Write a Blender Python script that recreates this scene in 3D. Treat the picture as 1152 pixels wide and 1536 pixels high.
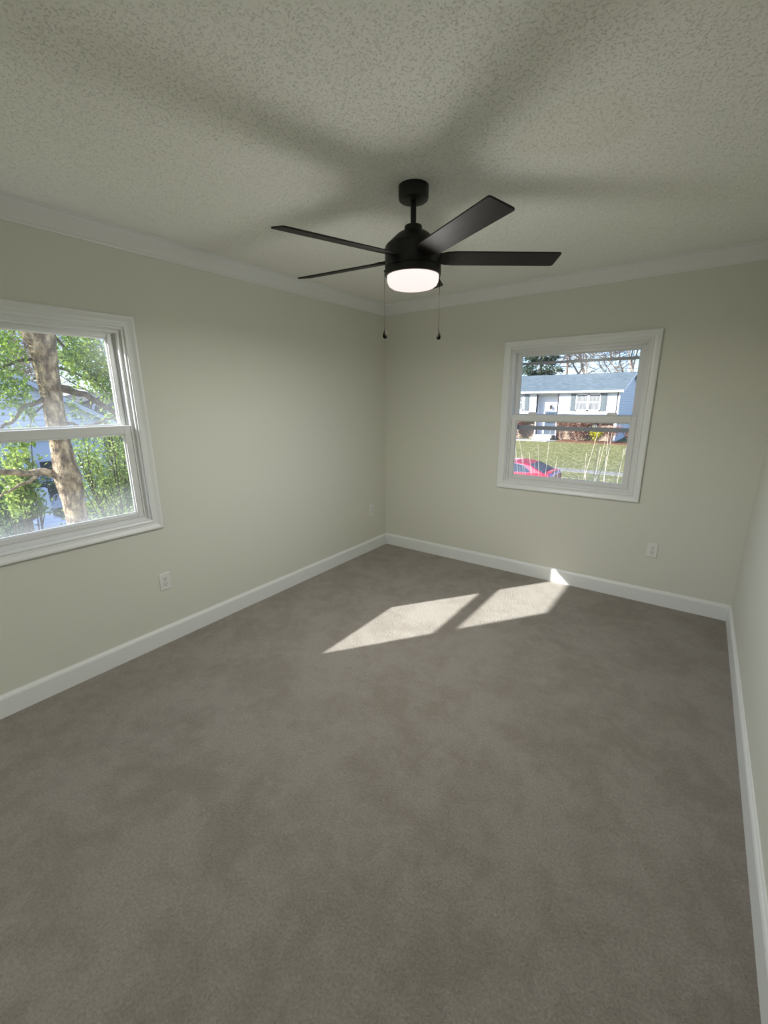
import bpy, math, random
from mathutils import Vector, Matrix, noise as mnoise

# ---------------------------------------------------------------- clearing, camera, world, lights
for o in list(bpy.data.objects):
    bpy.data.objects.remove(o, do_unlink=True)
S = bpy.context.scene
COL = S.collection
R = math.radians

cam_data = bpy.data.cameras.new('camera')
cam = bpy.data.objects.new('camera', cam_data)
COL.objects.link(cam)
cam_data.sensor_fit = 'HORIZONTAL'
cam_data.sensor_width = 36.0
cam_data.lens = 639.47 / 1152 * 36.0
cam_data.clip_start = 0.05
cam_data.clip_end = 400
yaw, pitch, roll = 0.63236, -0.25605, -0.0083
fwd = Vector((-math.sin(yaw) * math.cos(pitch), math.cos(yaw) * math.cos(pitch), math.sin(pitch)))
rgt0 = Vector((math.cos(yaw), math.sin(yaw), 0))
up0 = rgt0.cross(fwd)
rgt = math.cos(roll) * rgt0 + math.sin(roll) * up0
up = -math.sin(roll) * rgt0 + math.cos(roll) * up0
cam.matrix_world = Matrix(((rgt.x, up.x, -fwd.x, 2.6683), (rgt.y, up.y, -fwd.y, -3.675),
                           (rgt.z, up.z, -fwd.z, 1.5486), (0, 0, 0, 1)))
S.camera = cam

S.view_settings.view_transform = 'Standard'
S.view_settings.look = 'None'
S.view_settings.gamma = 1.0
S.view_settings.use_curve_mapping = False
S.view_settings.exposure = 0.14

SUN_DIR = Vector((1.07, 1.465, -1.0)).normalized()
world = bpy.data.worlds.new('sky')
S.world = world
world.use_nodes = True
wn = world.node_tree.nodes
wl = world.node_tree.links
bg = wn['Background']
sky = wn.new('ShaderNodeTexSky')
sky.sky_type = 'NISHITA'
sky.sun_disc = False
sky.sun_elevation = math.asin(-SUN_DIR.z)
sky.sun_rotation = math.atan2(-SUN_DIR.x, -SUN_DIR.y)
sky.air_density = 1.0
sky.dust_density = 1.0
sky.ozone_density = 1.5
tint = wn.new('ShaderNodeMix')
tint.data_type = 'RGBA'
tint.blend_type = 'MULTIPLY'
tint.inputs[0].default_value = 1.0
tint.inputs[7].default_value = (0.80, 0.93, 1.30, 1)
wl.new(sky.outputs['Color'], tint.inputs[6])
wl.new(tint.outputs[2], bg.inputs['Color'])
SKY_STRENGTH = 0.32
bg.inputs['Strength'].default_value = SKY_STRENGTH

sl = bpy.data.lights.new('sun', 'SUN')
sl.energy = 14.0
sl.angle = R(0.6)
sl.color = (0.99, 1.0, 0.985)
sun = bpy.data.objects.new('sun', sl)
sun.rotation_euler = SUN_DIR.to_track_quat('-Z', 'Y').to_euler()
sun.location = (-10, -14, 12)
COL.objects.link(sun)

# unseen fill lamp in an added room behind the camera, shining through the opening
FILL_POWER = 37.0
hl = bpy.data.lights.new('fill_light', 'AREA')
hl.shape = 'RECTANGLE'
hl.size = 2.4
hl.size_y = 0.9
hl.energy = FILL_POWER
hl.color = (1.0, 1.0, 0.97)
fill = bpy.data.objects.new('fill_light', hl)
fill.location = (1.5, -5.3, 2.41)
fill.rotation_euler = (0, 0, 0)
COL.objects.link(fill)

FAN_POWER = 18.5
FAN_GLOW = 0.97

# ---------------------------------------------------------------- helpers
def hexlin(r, g, b):
    f = lambda c: (c / 255 / 12.92) if c / 255 <= 0.04045 else ((c / 255 + 0.055) / 1.055) ** 2.4
    return (f(r), f(g), f(b), 1)

def mat(name, col, rough=0.6, spec=0.3, metal=0.0):
    m = bpy.data.materials.new(name)
    m.use_nodes = True
    b = m.node_tree.nodes['Principled BSDF']
    b.inputs['Base Color'].default_value = col if len(col) == 4 else (*col, 1)
    b.inputs['Roughness'].default_value = rough
    b.inputs['Specular IOR Level'].default_value = spec
    b.inputs['Metallic'].default_value = metal
    return m

def ramp_of(m, src, stops, scale, detail=4, rough=0.6, coord='Object', dist=0.0, stretch=None):
    """noise -> colour ramp, returns ramp node"""
    nt = m.node_tree
    tc = nt.nodes.new('ShaderNodeTexCoord')
    v = tc.outputs[coord]
    if stretch:
        mp = nt.nodes.new('ShaderNodeMapping')
        mp.inputs['Scale'].default_value = stretch
        nt.links.new(v, mp.inputs['Vector'])
        v = mp.outputs['Vector']
    n = nt.nodes.new('ShaderNodeTexNoise')
    n.inputs['Scale'].default_value = scale
    n.inputs['Detail'].default_value = detail
    n.inputs['Roughness'].default_value = rough
    n.inputs['Distortion'].default_value = dist
    nt.links.new(v, n.inputs['Vector'])
    r = nt.nodes.new('ShaderNodeValToRGB')
    els = r.color_ramp.elements
    while len(els) < len(stops):
        els.new(0.5)
    for e, (p_, c) in zip(els, stops):
        e.position = p_
        e.color = c if len(c) == 4 else (*c, 1)
    nt.links.new(n.outputs['Fac'], r.inputs['Fac'])
    return r, n

def noisy(name, stops, scale, rough=0.7, spec=0.2, bump=0.0, bump_scale=None, detail=4, stretch=None, bdist=0.01):
    m = mat(name, stops[0][1], rough, spec)
    nt = m.node_tree
    b = nt.nodes['Principled BSDF']
    r, n = ramp_of(m, None, stops, scale, detail, stretch=stretch)
    nt.links.new(r.outputs['Color'], b.inputs['Base Color'])
    if bump:
        r2, n2 = ramp_of(m, None, [(0.3, (0, 0, 0)), (0.7, (1, 1, 1))], bump_scale or scale, 4, stretch=stretch)
        bp = nt.nodes.new('ShaderNodeBump')
        bp.inputs['Strength'].default_value = bump
        bp.inputs['Distance'].default_value = bdist
        nt.links.new(r2.outputs['Color'], bp.inputs['Height'])
        nt.links.new(bp.outputs['Normal'], b.inputs['Normal'])
    return m

class MB:
    def __init__(s):
        s.v = []
        s.f = []
    def box(s, x0, x1, y0, y1, z0, z1):
        b = len(s.v)
        s.v += [(x, y, z) for z in (z0, z1) for (x, y) in ((x0, y0), (x1, y0), (x1, y1), (x0, y1))]
        for q in ((0, 3, 2, 1), (4, 5, 6, 7), (0, 1, 5, 4), (1, 2, 6, 5), (2, 3, 7, 6), (3, 0, 4, 7)):
            s.f.append(tuple(b + i for i in q))
        return s
    def tube(s, pts, rad, n=8, cap=True):
        pts = [Vector(p_) for p_ in pts]
        if not isinstance(rad, (list, tuple)):
            rad = [rad] * len(pts)
        b = len(s.v)
        ref = None
        for i, p_ in enumerate(pts):
            t = (pts[min(i + 1, len(pts) - 1)] - pts[max(i - 1, 0)])
            if t.length < 1e-9:
                t = Vector((0, 0, 1))
            t.normalize()
            if ref is None:
                ref = Vector((1, 0, 0)) if abs(t.x) < 0.8 else Vector((0, 1, 0))
            ref = (ref - t * ref.dot(t)).normalized()
            w = t.cross(ref)
            for k in range(n):
                a = 2 * math.pi * k / n
                s.v.append(tuple(p_ + (ref * math.cos(a) + w * math.sin(a)) * rad[i]))
        for i in range(len(pts) - 1):
            for k in range(n):
                k2 = (k + 1) % n
                s.f.append((b + i * n + k, b + i * n + k2, b + (i + 1) * n + k2, b + (i + 1) * n + k))
        if cap:
            s.f.append(tuple(b + k for k in reversed(range(n))))
            e = b + (len(pts) - 1) * n
            s.f.append(tuple(e + k for k in range(n)))
        return s
    def lathe(s, prof, n=48, c=(0, 0)):
        """profile of (r, z); closed by the axis at both ends when r == 0"""
        b = len(s.v)
        for (r, z) in prof:
            for k in range(n):
                a = 2 * math.pi * k / n
                s.v.append((c[0] + r * math.cos(a), c[1] + r * math.sin(a), z))
        for i in range(len(prof) - 1):
            for k in range(n):
                k2 = (k + 1) % n
                s.f.append((b + i * n + k, b + i * n + k2, b + (i + 1) * n + k2, b + (i + 1) * n + k))
        return s
    def ring(s, w, h, zc, prof, uc=0.0):
        """picture-frame sweep: prof of (offset outward from the w x h rectangle, depth), closed loop"""
        b = len(s.v)
        m = len(prof)
        for (sx, sz) in ((-1, -1), (1, -1), (1, 1), (-1, 1)):
            for (o, d) in prof:
                s.v.append((uc + sx * (w / 2 + o), d, zc + sz * (h / 2 + o)))
        for c in range(4):
            c2 = (c + 1) % 4
            for j in range(m):
                j2 = (j + 1) % m
                s.f.append((b + c * m + j, b + c2 * m + j, b + c2 * m + j2, b + c * m + j2))
        return s
    def prism(s, poly, axis, a, bb):
        """polygon extruded along an axis; poly in the other two axes"""
        b = len(s.v)
        n = len(poly)
        for t in (a, bb):
            for (p_, q) in poly:
                s.v.append({'x': (t, p_, q), 'y': (p_, t, q), 'z': (p_, q, t)}[axis])
        s.f.append(tuple(b + i for i in reversed(range(n))))
        s.f.append(tuple(b + n + i for i in range(n)))
        for i in range(n):
            j = (i + 1) % n
            s.f.append((b + i, b + j, b + n + j, b + n + i))
        return s
    def leaf(s, p_, d, nrm, L, W):
        d = d.normalized()
        side = d.cross(nrm)
        if side.length < 1e-4:
            side = d.cross(Vector((0.3, 0.5, 0.8)))
        side.normalize()
        nn = side.cross(d)
        b = len(s.v)
        for q in (p_, p_ + d * L * 0.45 + side * W / 2 + nn * W * 0.2, p_ + d * L - nn * W * 0.15,
                  p_ + d * L * 0.45 - side * W / 2 + nn * W * 0.2):
            s.v.append(tuple(q))
        s.f += [(b, b + 1, b + 2), (b, b + 2, b + 3)]
    def build(s, name, m, parent=None, smooth=False, loc=None, fix=True):
        me = bpy.data.meshes.new(name)
        me.from_pydata(s.v, [], s.f)
        if fix:
            import bmesh
            bm = bmesh.new()
            bm.from_mesh(me)
            bmesh.ops.recalc_face_normals(bm, faces=bm.faces)
            bm.to_mesh(me)
            bm.free()
        me.update()
        if smooth:
            me.polygons.foreach_set('use_smooth', [True] * len(me.polygons))
            try:
                me.set_sharp_from_angle(angle=R(40))
            except Exception:
                pass
        me.materials.append(m)
        o = bpy.data.objects.new(name, me)
        COL.objects.link(o)
        if parent is not None:
            o.parent = parent
        if loc is not None:
            o.location = loc
        return o

def tag(o, label, cat, group=None, kind=None):
    o['label'] = label
    o['category'] = cat
    if group:
        o['group'] = group
    if kind:
        o['kind'] = kind
    return o

def struct(o):
    o['kind'] = 'structure'
    return o

def empty(name, loc=(0, 0, 0), rz=0.0):
    o = bpy.data.objects.new(name, None)
    o.empty_display_size = 0.1
    COL.objects.link(o)
    o.location = loc
    o.rotation_euler = (0, 0, rz)
    return o

def copy_tree(o, parent=None):
    c = o.copy()
    COL.objects.link(c)
    if parent is not None:
        c.parent = parent
    for ch in [x for x in bpy.data.objects if x.parent == o]:
        copy_tree(ch, c)
    return c

def bevel(o, w, seg=2):
    md = o.modifiers.new('bevel', 'BEVEL')
    md.width = w
    md.segments = seg
    md.limit_method = 'ANGLE'
    md.angle_limit = R(40)
    return o

# ---------------------------------------------------------------- room materials
W, L, H = 3.025, 4.75, 2.44
WT = 0.15

def wall_material():
    m = mat('wall_paint', (0.66, 0.665, 0.585, 1), 0.55, 0.25)
    nt = m.node_tree
    b = nt.nodes['Principled BSDF']
    r, n = ramp_of(m, None, [(0.35, (0, 0, 0)), (0.65, (1, 1, 1))], 260, 3)
    bp = nt.nodes.new('ShaderNodeBump')
    bp.inputs['Strength'].default_value = 0.06
    bp.inputs['Distance'].default_value = 0.002
    nt.links.new(r.outputs['Color'], bp.inputs['Height'])
    nt.links.new(bp.outputs['Normal'], b.inputs['Normal'])
    return m

def ceiling_material():
    m = mat('popcorn_ceiling', (0.89, 0.90, 0.845, 1), 0.9, 0.1)
    nt = m.node_tree
    b = nt.nodes['Principled BSDF']
    tc = nt.nodes.new('ShaderNodeTexCoord')
    # faint yellow water stain with its own outline
    mp = nt.nodes.new('ShaderNodeMapping')
    mp.inputs['Location'].default_value = (-2.19, 1.86, 0)
    nt.links.new(tc.outputs['Object'], mp.inputs['Vector'])
    sep = nt.nodes.new('ShaderNodeVectorMath')
    sep.operation = 'MULTIPLY'
    sep.inputs[1].default_value = (5.0, 5.5, 0.0)
    nt.links.new(mp.outputs['Vector'], sep.inputs[0])
    ns = nt.nodes.new('ShaderNodeTexNoise')
    ns.inputs['Scale'].default_value = 5
    nt.links.new(tc.outputs['Object'], ns.inputs['Vector'])
    ln = nt.nodes.new('ShaderNodeVectorMath')
    ln.operation = 'LENGTH'
    nt.links.new(sep.outputs[0], ln.inputs[0])
    ad = nt.nodes.new('ShaderNodeMath')
    ad.operation = 'ADD'
    nt.links.new(ln.outputs['Value'], ad.inputs[0])
    nt.links.new(ns.outputs['Fac'], ad.inputs[1])
    rs = nt.nodes.new('ShaderNodeValToRGB')
    rs.color_ramp.elements[0].position = 0.9
    rs.color_ramp.elements[0].color = (0.875, 0.87, 0.785, 1)
    rs.color_ramp.elements[1].position = 1.0
    rs.color_ramp.elements[1].color = (0.89, 0.90, 0.845, 1)
    mr = nt.nodes.new('ShaderNodeMath')
    mr.operation = 'MULTIPLY'
    mr.inputs[1].default_value = 0.66
    nt.links.new(ad.outputs[0], mr.inputs[0])
    nt.links.new(mr.outputs[0], rs.inputs['Fac'])
    nt.links.new(rs.outputs['Color'], b.inputs['Base Color'])
    # stippled knock-down texture
    n1 = nt.nodes.new('ShaderNodeTexNoise')
    n1.inputs['Scale'].default_value = 135
    n1.inputs['Detail'].default_value = 6
    n1.inputs['Roughness'].default_value = 0.72
    n1.inputs['Distortion'].default_value = 0.1
    nt.links.new(tc.outputs['Object'], n1.inputs['Vector'])
    rr = nt.nodes.new('ShaderNodeValToRGB')
    rr.color_ramp.elements[0].position = 0.32
    rr.color_ramp.elements[1].position = 0.45
    nt.links.new(n1.outputs['Fac'], rr.inputs['Fac'])
    bp = nt.nodes.new('ShaderNodeBump')
    bp.inputs['Strength'].default_value = 0.62
    bp.inputs['Distance'].default_value = 0.004
    nt.links.new(rr.outputs['Color'], bp.inputs['Height'])
    nt.links.new(bp.outputs['Normal'], b.inputs['Normal'])
    return m

def carpet_material():
    m = mat('carpet', (0.40, 0.35, 0.29, 1), 0.95, 0.05)
    nt = m.node_tree
    b = nt.nodes['Principled BSDF']
    tc = nt.nodes.new('ShaderNodeTexCoord')
    def nz(scale, det, rough, dist=0.0):
        n = nt.nodes.new('ShaderNodeTexNoise')
        n.inputs['Scale'].default_value = scale
        n.inputs['Detail'].default_value = det
        n.inputs['Roughness'].default_value = rough
        n.inputs['Distortion'].default_value = dist
        nt.links.new(tc.outputs['Object'], n.inputs['Vector'])
        return n
    big = nz(3.2, 5, 0.6, 0.4)
    fine = nz(115, 5, 0.8)
    med = nz(11, 4, 0.65, 0.6)
    rb = nt.nodes.new('ShaderNodeValToRGB')
    e = rb.color_ramp.elements
    e[0].position, e[0].color = 0.41, (0.292, 0.254, 0.210, 1)
    e[1].position, e[1].color = 0.56, (0.358, 0.320, 0.274, 1)
    sm = nt.nodes.new('ShaderNodeMix')
    sm.data_type = 'FLOAT'
    sm.inputs[0].default_value = 0.42
    nt.links.new(big.outputs['Fac'], sm.inputs[2])
    nt.links.new(med.outputs['Fac'], sm.inputs[3])
    nt.links.new(sm.outputs[0], rb.inputs['Fac'])
    rf = nt.nodes.new('ShaderNodeValToRGB')
    e = rf.color_ramp.elements
    e[0].position, e[0].color = 0.34, (0.70, 0.70, 0.70, 1)
    e[1].position, e[1].color = 0.62, (1.12, 1.12, 1.12, 1)
    nt.links.new(fine.outputs['Fac'], rf.inputs['Fac'])
    mx = nt.nodes.new('ShaderNodeMix')
    mx.data_type = 'RGBA'
    mx.blend_type = 'MULTIPLY'
    mx.inputs[0].default_value = 1.0
    nt.links.new(rb.outputs['Color'], mx.inputs[6])
    nt.links.new(rf.outputs['Color'], mx.inputs[7])
    nt.links.new(mx.outputs[2], b.inputs['Base Color'])
    bp = nt.nodes.new('ShaderNodeBump')
    bp.inputs['Strength'].default_value = 0.85
    bp.inputs['Distance'].default_value = 0.012
    tuft = nz(62, 4, 0.7, 0.5)
    hs_ = nt.nodes.new('ShaderNodeMath')
    hs_.operation = 'MULTIPLY_ADD'
    hs_.inputs[1].default_value = 1.3
    nt.links.new(tuft.outputs['Fac'], hs_.inputs[0])
    nt.links.new(fine.outputs['Fac'], hs_.inputs[2])
    nt.links.new(hs_.outputs[0], bp.inputs['Height'])
    nt.links.new(bp.outputs['Normal'], b.inputs['Normal'])
    b.inputs['Sheen Weight'].default_value = 0.2
    b.inputs['Sheen Roughness'].default_value = 0.6
    return m

def glass_material():
    m = bpy.data.materials.new('window_glass')
    m.use_nodes = True
    nt = m.node_tree
    nt.nodes.clear()
    out = nt.nodes.new('ShaderNodeOutputMaterial')
    tr = nt.nodes.new('ShaderNodeBsdfTransparent')
    tr.inputs['Color'].default_value = (0.97, 0.975, 0.97, 1)
    gl = nt.nodes.new('ShaderNodeBsdfGlossy')
    gl.inputs['Roughness'].default_value = 0.25
    mx = nt.nodes.new('ShaderNodeMixShader')
    mx.inputs[0].default_value = 0.015
    nt.links.new(tr.outputs[0], mx.inputs[1])
    nt.links.new(gl.outputs[0], mx.inputs[2])
    # dusty film that is thicker along the bottom edge of the pane
    tl = nt.nodes.new('ShaderNodeBsdfTranslucent')
    tl.inputs['Color'].default_value = (0.85, 0.87, 0.88, 1)
    tc = nt.nodes.new('ShaderNodeTexCoord')
    sp = nt.nodes.new('ShaderNodeSeparateXYZ')
    nt.links.new(tc.outputs['Generated'], sp.inputs[0])
    rp = nt.nodes.new('ShaderNodeValToRGB')
    rp.color_ramp.elements[0].position = 0.0
    rp.color_ramp.elements[0].color = (0.13, 0.13, 0.13, 1)
    rp.color_ramp.elements[1].position = 0.42
    rp.color_ramp.elements[1].color = (0.012, 0.012, 0.012, 1)
    nt.links.new(sp.outputs['Z'], rp.inputs['Fac'])
    ns = nt.nodes.new('ShaderNodeTexNoise')
    ns.inputs['Scale'].default_value = 7
    ns.inputs['Detail'].default_value = 5
    nt.links.new(tc.outputs['Object'], ns.inputs['Vector'])
    ml = nt.nodes.new('ShaderNodeMath')
    ml.operation = 'MULTIPLY'
    nt.links.new(rp.outputs['Color'], ml.inputs[0])
    nt.links.new(ns.outputs['Fac'], ml.inputs[1])
    mx2 = nt.nodes.new('ShaderNodeMixShader')
    nt.links.new(ml.outputs[0], mx2.inputs[0])
    nt.links.new(mx.outputs[0], mx2.inputs[1])
    nt.links.new(tl.outputs[0], mx2.inputs[2])
    nt.links.new(mx2.outputs[0], out.inputs['Surface'])
    return m

M_wall = wall_material()
M_ceil = ceiling_material()
M_carpet = carpet_material()
M_trim = mat('white_trim_paint', (0.745, 0.765, 0.75, 1), 0.35, 0.4)
M_vinyl = mat('white_vinyl', (0.70, 0.71, 0.70, 1), 0.3, 0.45)
M_glass = glass_material()
M_plate = mat('white_plastic', (0.74, 0.74, 0.71, 1), 0.3, 0.5)
M_slot = mat('dark_slot', (0.02, 0.02, 0.02, 1), 0.6)
M_metal = mat('screw_metal', (0.5, 0.5, 0.48, 1), 0.3, 0.5, 0.8)
M_black = mat('matte_black_metal', (0.006, 0.006, 0.006, 1), 0.42, 0.35)
M_chain = mat('dark_bead_chain', (0.008, 0.007, 0.006, 1), 0.8, 0.0)
M_blade = noisy('dark_blade_wood', [(0.35, (0.016, 0.014, 0.012)), (0.65, (0.024, 0.021, 0.018))], 6, 0.6, 0.18,
                stretch=(1, 14, 1))
M_storm = mat('grey_aluminium', (0.33, 0.34, 0.35, 1), 0.4, 0.4)

# ---------------------------------------------------------------- room shell
OW, OH, OZ = 1.0, 1.108, 1.397          # rough opening of both windows
LWC, BWC = -2.971, 1.809                # window centres: left (y), back (x)

struct(MB().box(-WT, W + WT, -L - 2.2, WT, -0.2, 0).build('floor', M_carpet))
struct(MB().box(-WT, W + WT, -L - 2.2, WT, H, H + 0.2).build('ceiling', M_ceil))
m = MB()
y0, y1 = LWC - OW / 2, LWC + OW / 2
z0, z1 = OZ - OH / 2, OZ + OH / 2
m.box(-WT, 0, -L - 2.2, y0, 0, H).box(-WT, 0, y1, WT, 0, H).box(-WT, 0, y0, y1, 0, z0).box(-WT, 0, y0, y1, z1, H)
struct(m.build('wall_left', M_wall))
m = MB()
x0, x1 = BWC - OW / 2, BWC + OW / 2
m.box(0, x0, 0, WT, 0, H).box(x1, W, 0, WT, 0, H).box(x0, x1, 0, WT, 0, z0).box(x0, x1, 0, WT, z1, H)
struct(m.build('wall_back', M_wall))
struct(MB().box(W, W + WT, -L - 2.2, WT, 0, H).build('wall_right', M_wall))
# wall behind the camera, its wide opening added to let the fill light in
m = MB()
m.box(0, 0.35, -L - 0.12, -L, 0, H).box(2.7, W, -L - 0.12, -L, 0, H).box(0.35, 2.7, -L - 0.12, -L, 2.25, H)
struct(m.build('wall_front', M_wall))
struct(MB().box(0, W, -L - 2.2 - WT, -L - 2.2, 0, H).build('wall_fill_room', M_wall))  # end wall of the added room that holds the fill lamp

# baseboards
def board_profile(sgn_axis):
    return [(0, 0), (0.014, 0), (0.014, 0.098), (0.011, 0.108), (0.007, 0.114), (0.005, 0.120), (0, 0.120)]
bp_ = board_profile(0)
struct(MB().prism([(a, b) for a, b in bp_], 'y', -L, 0).build('baseboard_left', M_trim))
struct(MB().prism([(-a, b) for a, b in bp_], 'x', 0, W).build('baseboard_back', M_trim))
struct(MB().prism([(W - a, b) for a, b in bp_], 'y', -L, 0).build('baseboard_right', M_trim))

# crown moulding, sprung between wall and ceiling
def crown(a):   # distance from wall, drop from ceiling
    return a
cp = [(0.0, 0.092), (0.006, 0.092), (0.008, 0.084), (0.014, 0.080), (0.018, 0.070), (0.030, 0.052), (0.046, 0.034),
      (0.054, 0.024), (0.060, 0.018), (0.062, 0.012), (0.070, 0.009), (0.070, 0.0), (0.0, 0.0)]
struct(MB().prism([(a, H - d) for a, d in cp], 'y', -L, 0).build('trim_1', M_trim, smooth=True))
struct(MB().prism([(-a, H - d) for a, d in cp], 'x', 0, W).build('trim_2', M_trim, smooth=True))
struct(MB().prism([(W - a, H - d) for a, d in cp], 'y', -L, 0).build('trim_3', M_trim, smooth=True))

# ---------------------------------------------------------------- windows
def make_window(name, loc, rz, storm=False, locks=False):
    root = struct(empty(name, loc, rz))
    cas = [(0, 0), (0, 0.010), (0.005, 0.0125), (0.012, 0.0125), (0.016, 0.009), (0.030, 0.011), (0.042, 0.016),
           (0.048, 0.0185), (0.056, 0.0185), (0.060, 0.015), (0.060, 0)]
    MB().ring(OW, OH, OZ, cas).build('casing', M_trim, root)
    fr = [(0.0, 0.0), (-0.010, 0.0), (-0.010, -0.016), (-0.018, -0.018), (-0.018, -0.022), (-0.028, -0.022),
          (-0.028, -0.050), (-0.034, -0.050), (-0.034, -0.056), (-0.028, -0.056), (-0.028, -0.095), (-0.034, -0.095),
          (-0.034, -0.12), (0.0, -0.12)]
    MB().ring(OW, OH, OZ, fr).build('frame', M_vinyl, root)
    def sash(nm, zb, zt, db, df, rail_b, rail_t, lock):
        w = 0.942
        st = 0.036
        hgl = (zt - rail_t) - (zb + rail_b)
        zc = (zt - rail_t + zb + rail_b) / 2
        mb = MB()
        gw = w - 2 * st
        # four mitred members: profile from glass edge outward (widths differ, so build with boxes plus glazing bead)
        mb.box(-w / 2, -gw / 2, db, df, zb, zt).box(gw / 2, w / 2, db, df, zb, zt)
        mb.box(-gw / 2, gw / 2, db, df, zb, zb + rail_b).box(-gw / 2, gw / 2, db, df, zt - rail_t, zt)
        dm = (db + df) / 2
        mb.ring(gw, hgl, zc, [(0, df - 0.004), (-0.009, dm + 0.003), (-0.009, dm - 0.003), (0, db + 0.004)])
        o = mb.build(nm, M_vinyl, root)
        bevel(o, 0.003)
        MB().box(-gw / 2, gw / 2, dm - 0.002, dm + 0.002, zc - hgl / 2, zc + hgl / 2).build('pane', M_glass, o)
        if lock:
            for u in (-0.30, 0.30):
                k = MB().prism([(u - 0.042, zt), (u + 0.042, zt), (u + 0.030, zt + 0.024), (u - 0.030, zt + 0.024)], 'y',
                               db + 0.004, df - 0.002).build('sash_lock', M_vinyl, o)
                bevel(k, 0.003)
        return o
    sash('upper_sash', 1.376, 1.923, -0.092, -0.060, 0.044, 0.026, False)
    sash('lower_sash', 0.871, 1.420, -0.050, -0.024, 0.028, 0.048, locks)
    if storm:
        mb = MB()
        mb.ring(0.93, 1.06, OZ, [(0, -0.122), (0.03, -0.122), (0.03, -0.145), (0, -0.145)])
        mb.box(-0.465, 0.465, -0.142, -0.124, 1.828, 1.850)
        mb.box(-0.465, 0.465, -0.142, -0.124, 1.292, 1.325)
        o = mb.build('storm_frame', M_storm, root)
        o['label'] = 'grey aluminium storm window rails outside the sash'
    return root

make_window('window_1', (0, LWC, 0), R(-90))
make_window('window_2', (BWC, 0, 0), R(180), storm=True, locks=True)

# ---------------------------------------------------------------- electrical outlets
def make_outlet(loc, rz, label):
    root = empty('electrical_outlet', loc, rz)
    tag(root, label, 'outlet', 'duplex wall outlets')
    pl = MB().box(-0.035, 0.035, 0, 0.006, -0.057, 0.057).build('cover_plate', M_plate, root)
    bevel(pl, 0.003, 3)
    for s in (-1, 1):
        zc = s * 0.0195
        poly = []
        for k in range(24):
            a = 2 * math.pi * k / 24
            poly.append((0.017 * math.cos(a), zc + max(-0.0135, min(0.0135, 0.017 * math.sin(a)))))
        rc = MB().prism(poly, 'y', 0.0055, 0.0085).build('receptacle', M_plate, root)
        sl_ = MB()
        sl_.box(-0.0085, -0.0060, 0.0083, 0.0090, zc - 0.001, zc + 0.009)
        sl_.box(0.0060, 0.0085, 0.0083, 0.0090, zc + 0.0005, zc + 0.008)
        sl_.prism([(0.0032 * math.cos(2 * math.pi * k / 12), zc - 0.0075 + 0.0032 * math.sin(2 * math.pi * k / 12))
                   for k in range(12)], 'y', 0.0083, 0.0090)
        q = sl_.build('slots', M_slot, rc)
        q['label'] = 'dark plug slots'
    MB().prism([(0.003 * math.cos(2 * math.pi * k / 12), 0.003 * math.sin(2 * math.pi * k / 12)) for k in range(12)], 'y',
               0.0055, 0.0075).build('screw', M_metal, root)
    return root

make_outlet((0, -2.447, 0.425), R(-90), 'white duplex outlet on the left wall below the left window')
make_outlet((0, -0.262, 0.440), R(-90), 'white outlet low on the left wall close to the far room corner')
make_outlet((2.503, 0, 0.430), R(180), 'white duplex outlet on the back wall right of the sunlight patch')

# ---------------------------------------------------------------- ceiling fan
FX, FY = 1.5204, -1.8729
fan = empty('ceiling_fan', (FX, FY, H))
tag(fan, 'matte black five-blade ceiling fan with lit round glass and two pull chains', 'ceiling fan')
def z(v):
    return v - H
MB().lathe([(0, 0), (0.0652, 0), (0.0652, z(2.398)), (0.063, z(2.389)), (0.057, z(2.3845)), (0.018, z(2.3835)),
            (0.0, z(2.3835))], 48).build('canopy', M_black, fan, smooth=True)
MB().lathe([(0, z(2.39)), (0.0125, z(2.39)), (0.0125, z(2.27)), (0, z(2.27))], 24).build('downrod', M_black, fan, smooth=True)
MB().lathe([(0, z(2.292)), (0.030, z(2.292)), (0.0375, z(2.289)), (0.039, z(2.283)), (0.039, z(2.252)), (0, z(2.252))],
           40).build('yoke_cover', M_black, fan, smooth=True)
mo = MB().lathe([(0, z(2.262)), (0.052, z(2.262)), (0.062, z(2.260)), (0.072, z(2.254)), (0.120, z(2.212)), (0.124, z(2.206)),
                 (0.1255, z(2.198)), (0.1255, z(2.123)), (0.122, z(2.121)), (0.122, z(2.118)), (0, z(2.118))], 64)
mo.build('motor_housing', M_black, fan, smooth=True)
kit = MB().lathe([(0.0, z(2.119)), (0.1255, z(2.119)), (0.1255, z(2.092)), (0.1235, z(2.089)), (0.117, z(2.089)),
                  (0.117, z(2.095)), (0, z(2.095))], 64).build('light_kit', M_black, fan, smooth=True)

def diffuser_material():
    m = bpy.data.materials.new('lit_frosted_glass')
    m.use_nodes = True
    nt = m.node_tree
    nt.nodes.clear()
    out = nt.nodes.new('ShaderNodeOutputMaterial')
    em = nt.nodes.new('ShaderNodeEmission')
    em.inputs['Color'].default_value = (1.0, 0.84, 0.80, 1)
    em.inputs['Strength'].default_value = FAN_GLOW
    tl = nt.nodes.new('ShaderNodeBsdfTranslucent')
    tl.inputs['Color'].default_value = (0.10, 0.095, 0.09, 1)
    ad = nt.nodes.new('ShaderNodeAddShader')
    nt.links.new(em.outputs[0], ad.inputs[0])
    nt.links.new(tl.outputs[0], ad.inputs[1])
    nt.links.new(ad.outputs[0], out.inputs['Surface'])
    return m
M_diff = diffuser_material()
df = MB().lathe([(0.1165, z(2.092)), (0.1165, z(2.080)), (0.1150, z(2.066)), (0.109, z(2.053)), (0.098, z(2.0455)),
                 (0.080, z(2.0425)), (0.04, z(2.041)), (0.0, z(2.0405))], 64).build('lamp_shade', M_diff, fan, smooth=True)
df['label'] = 'glowing white frosted glass shade'
fl = bpy.data.lights.new('fan_lamp', 'AREA')
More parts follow.
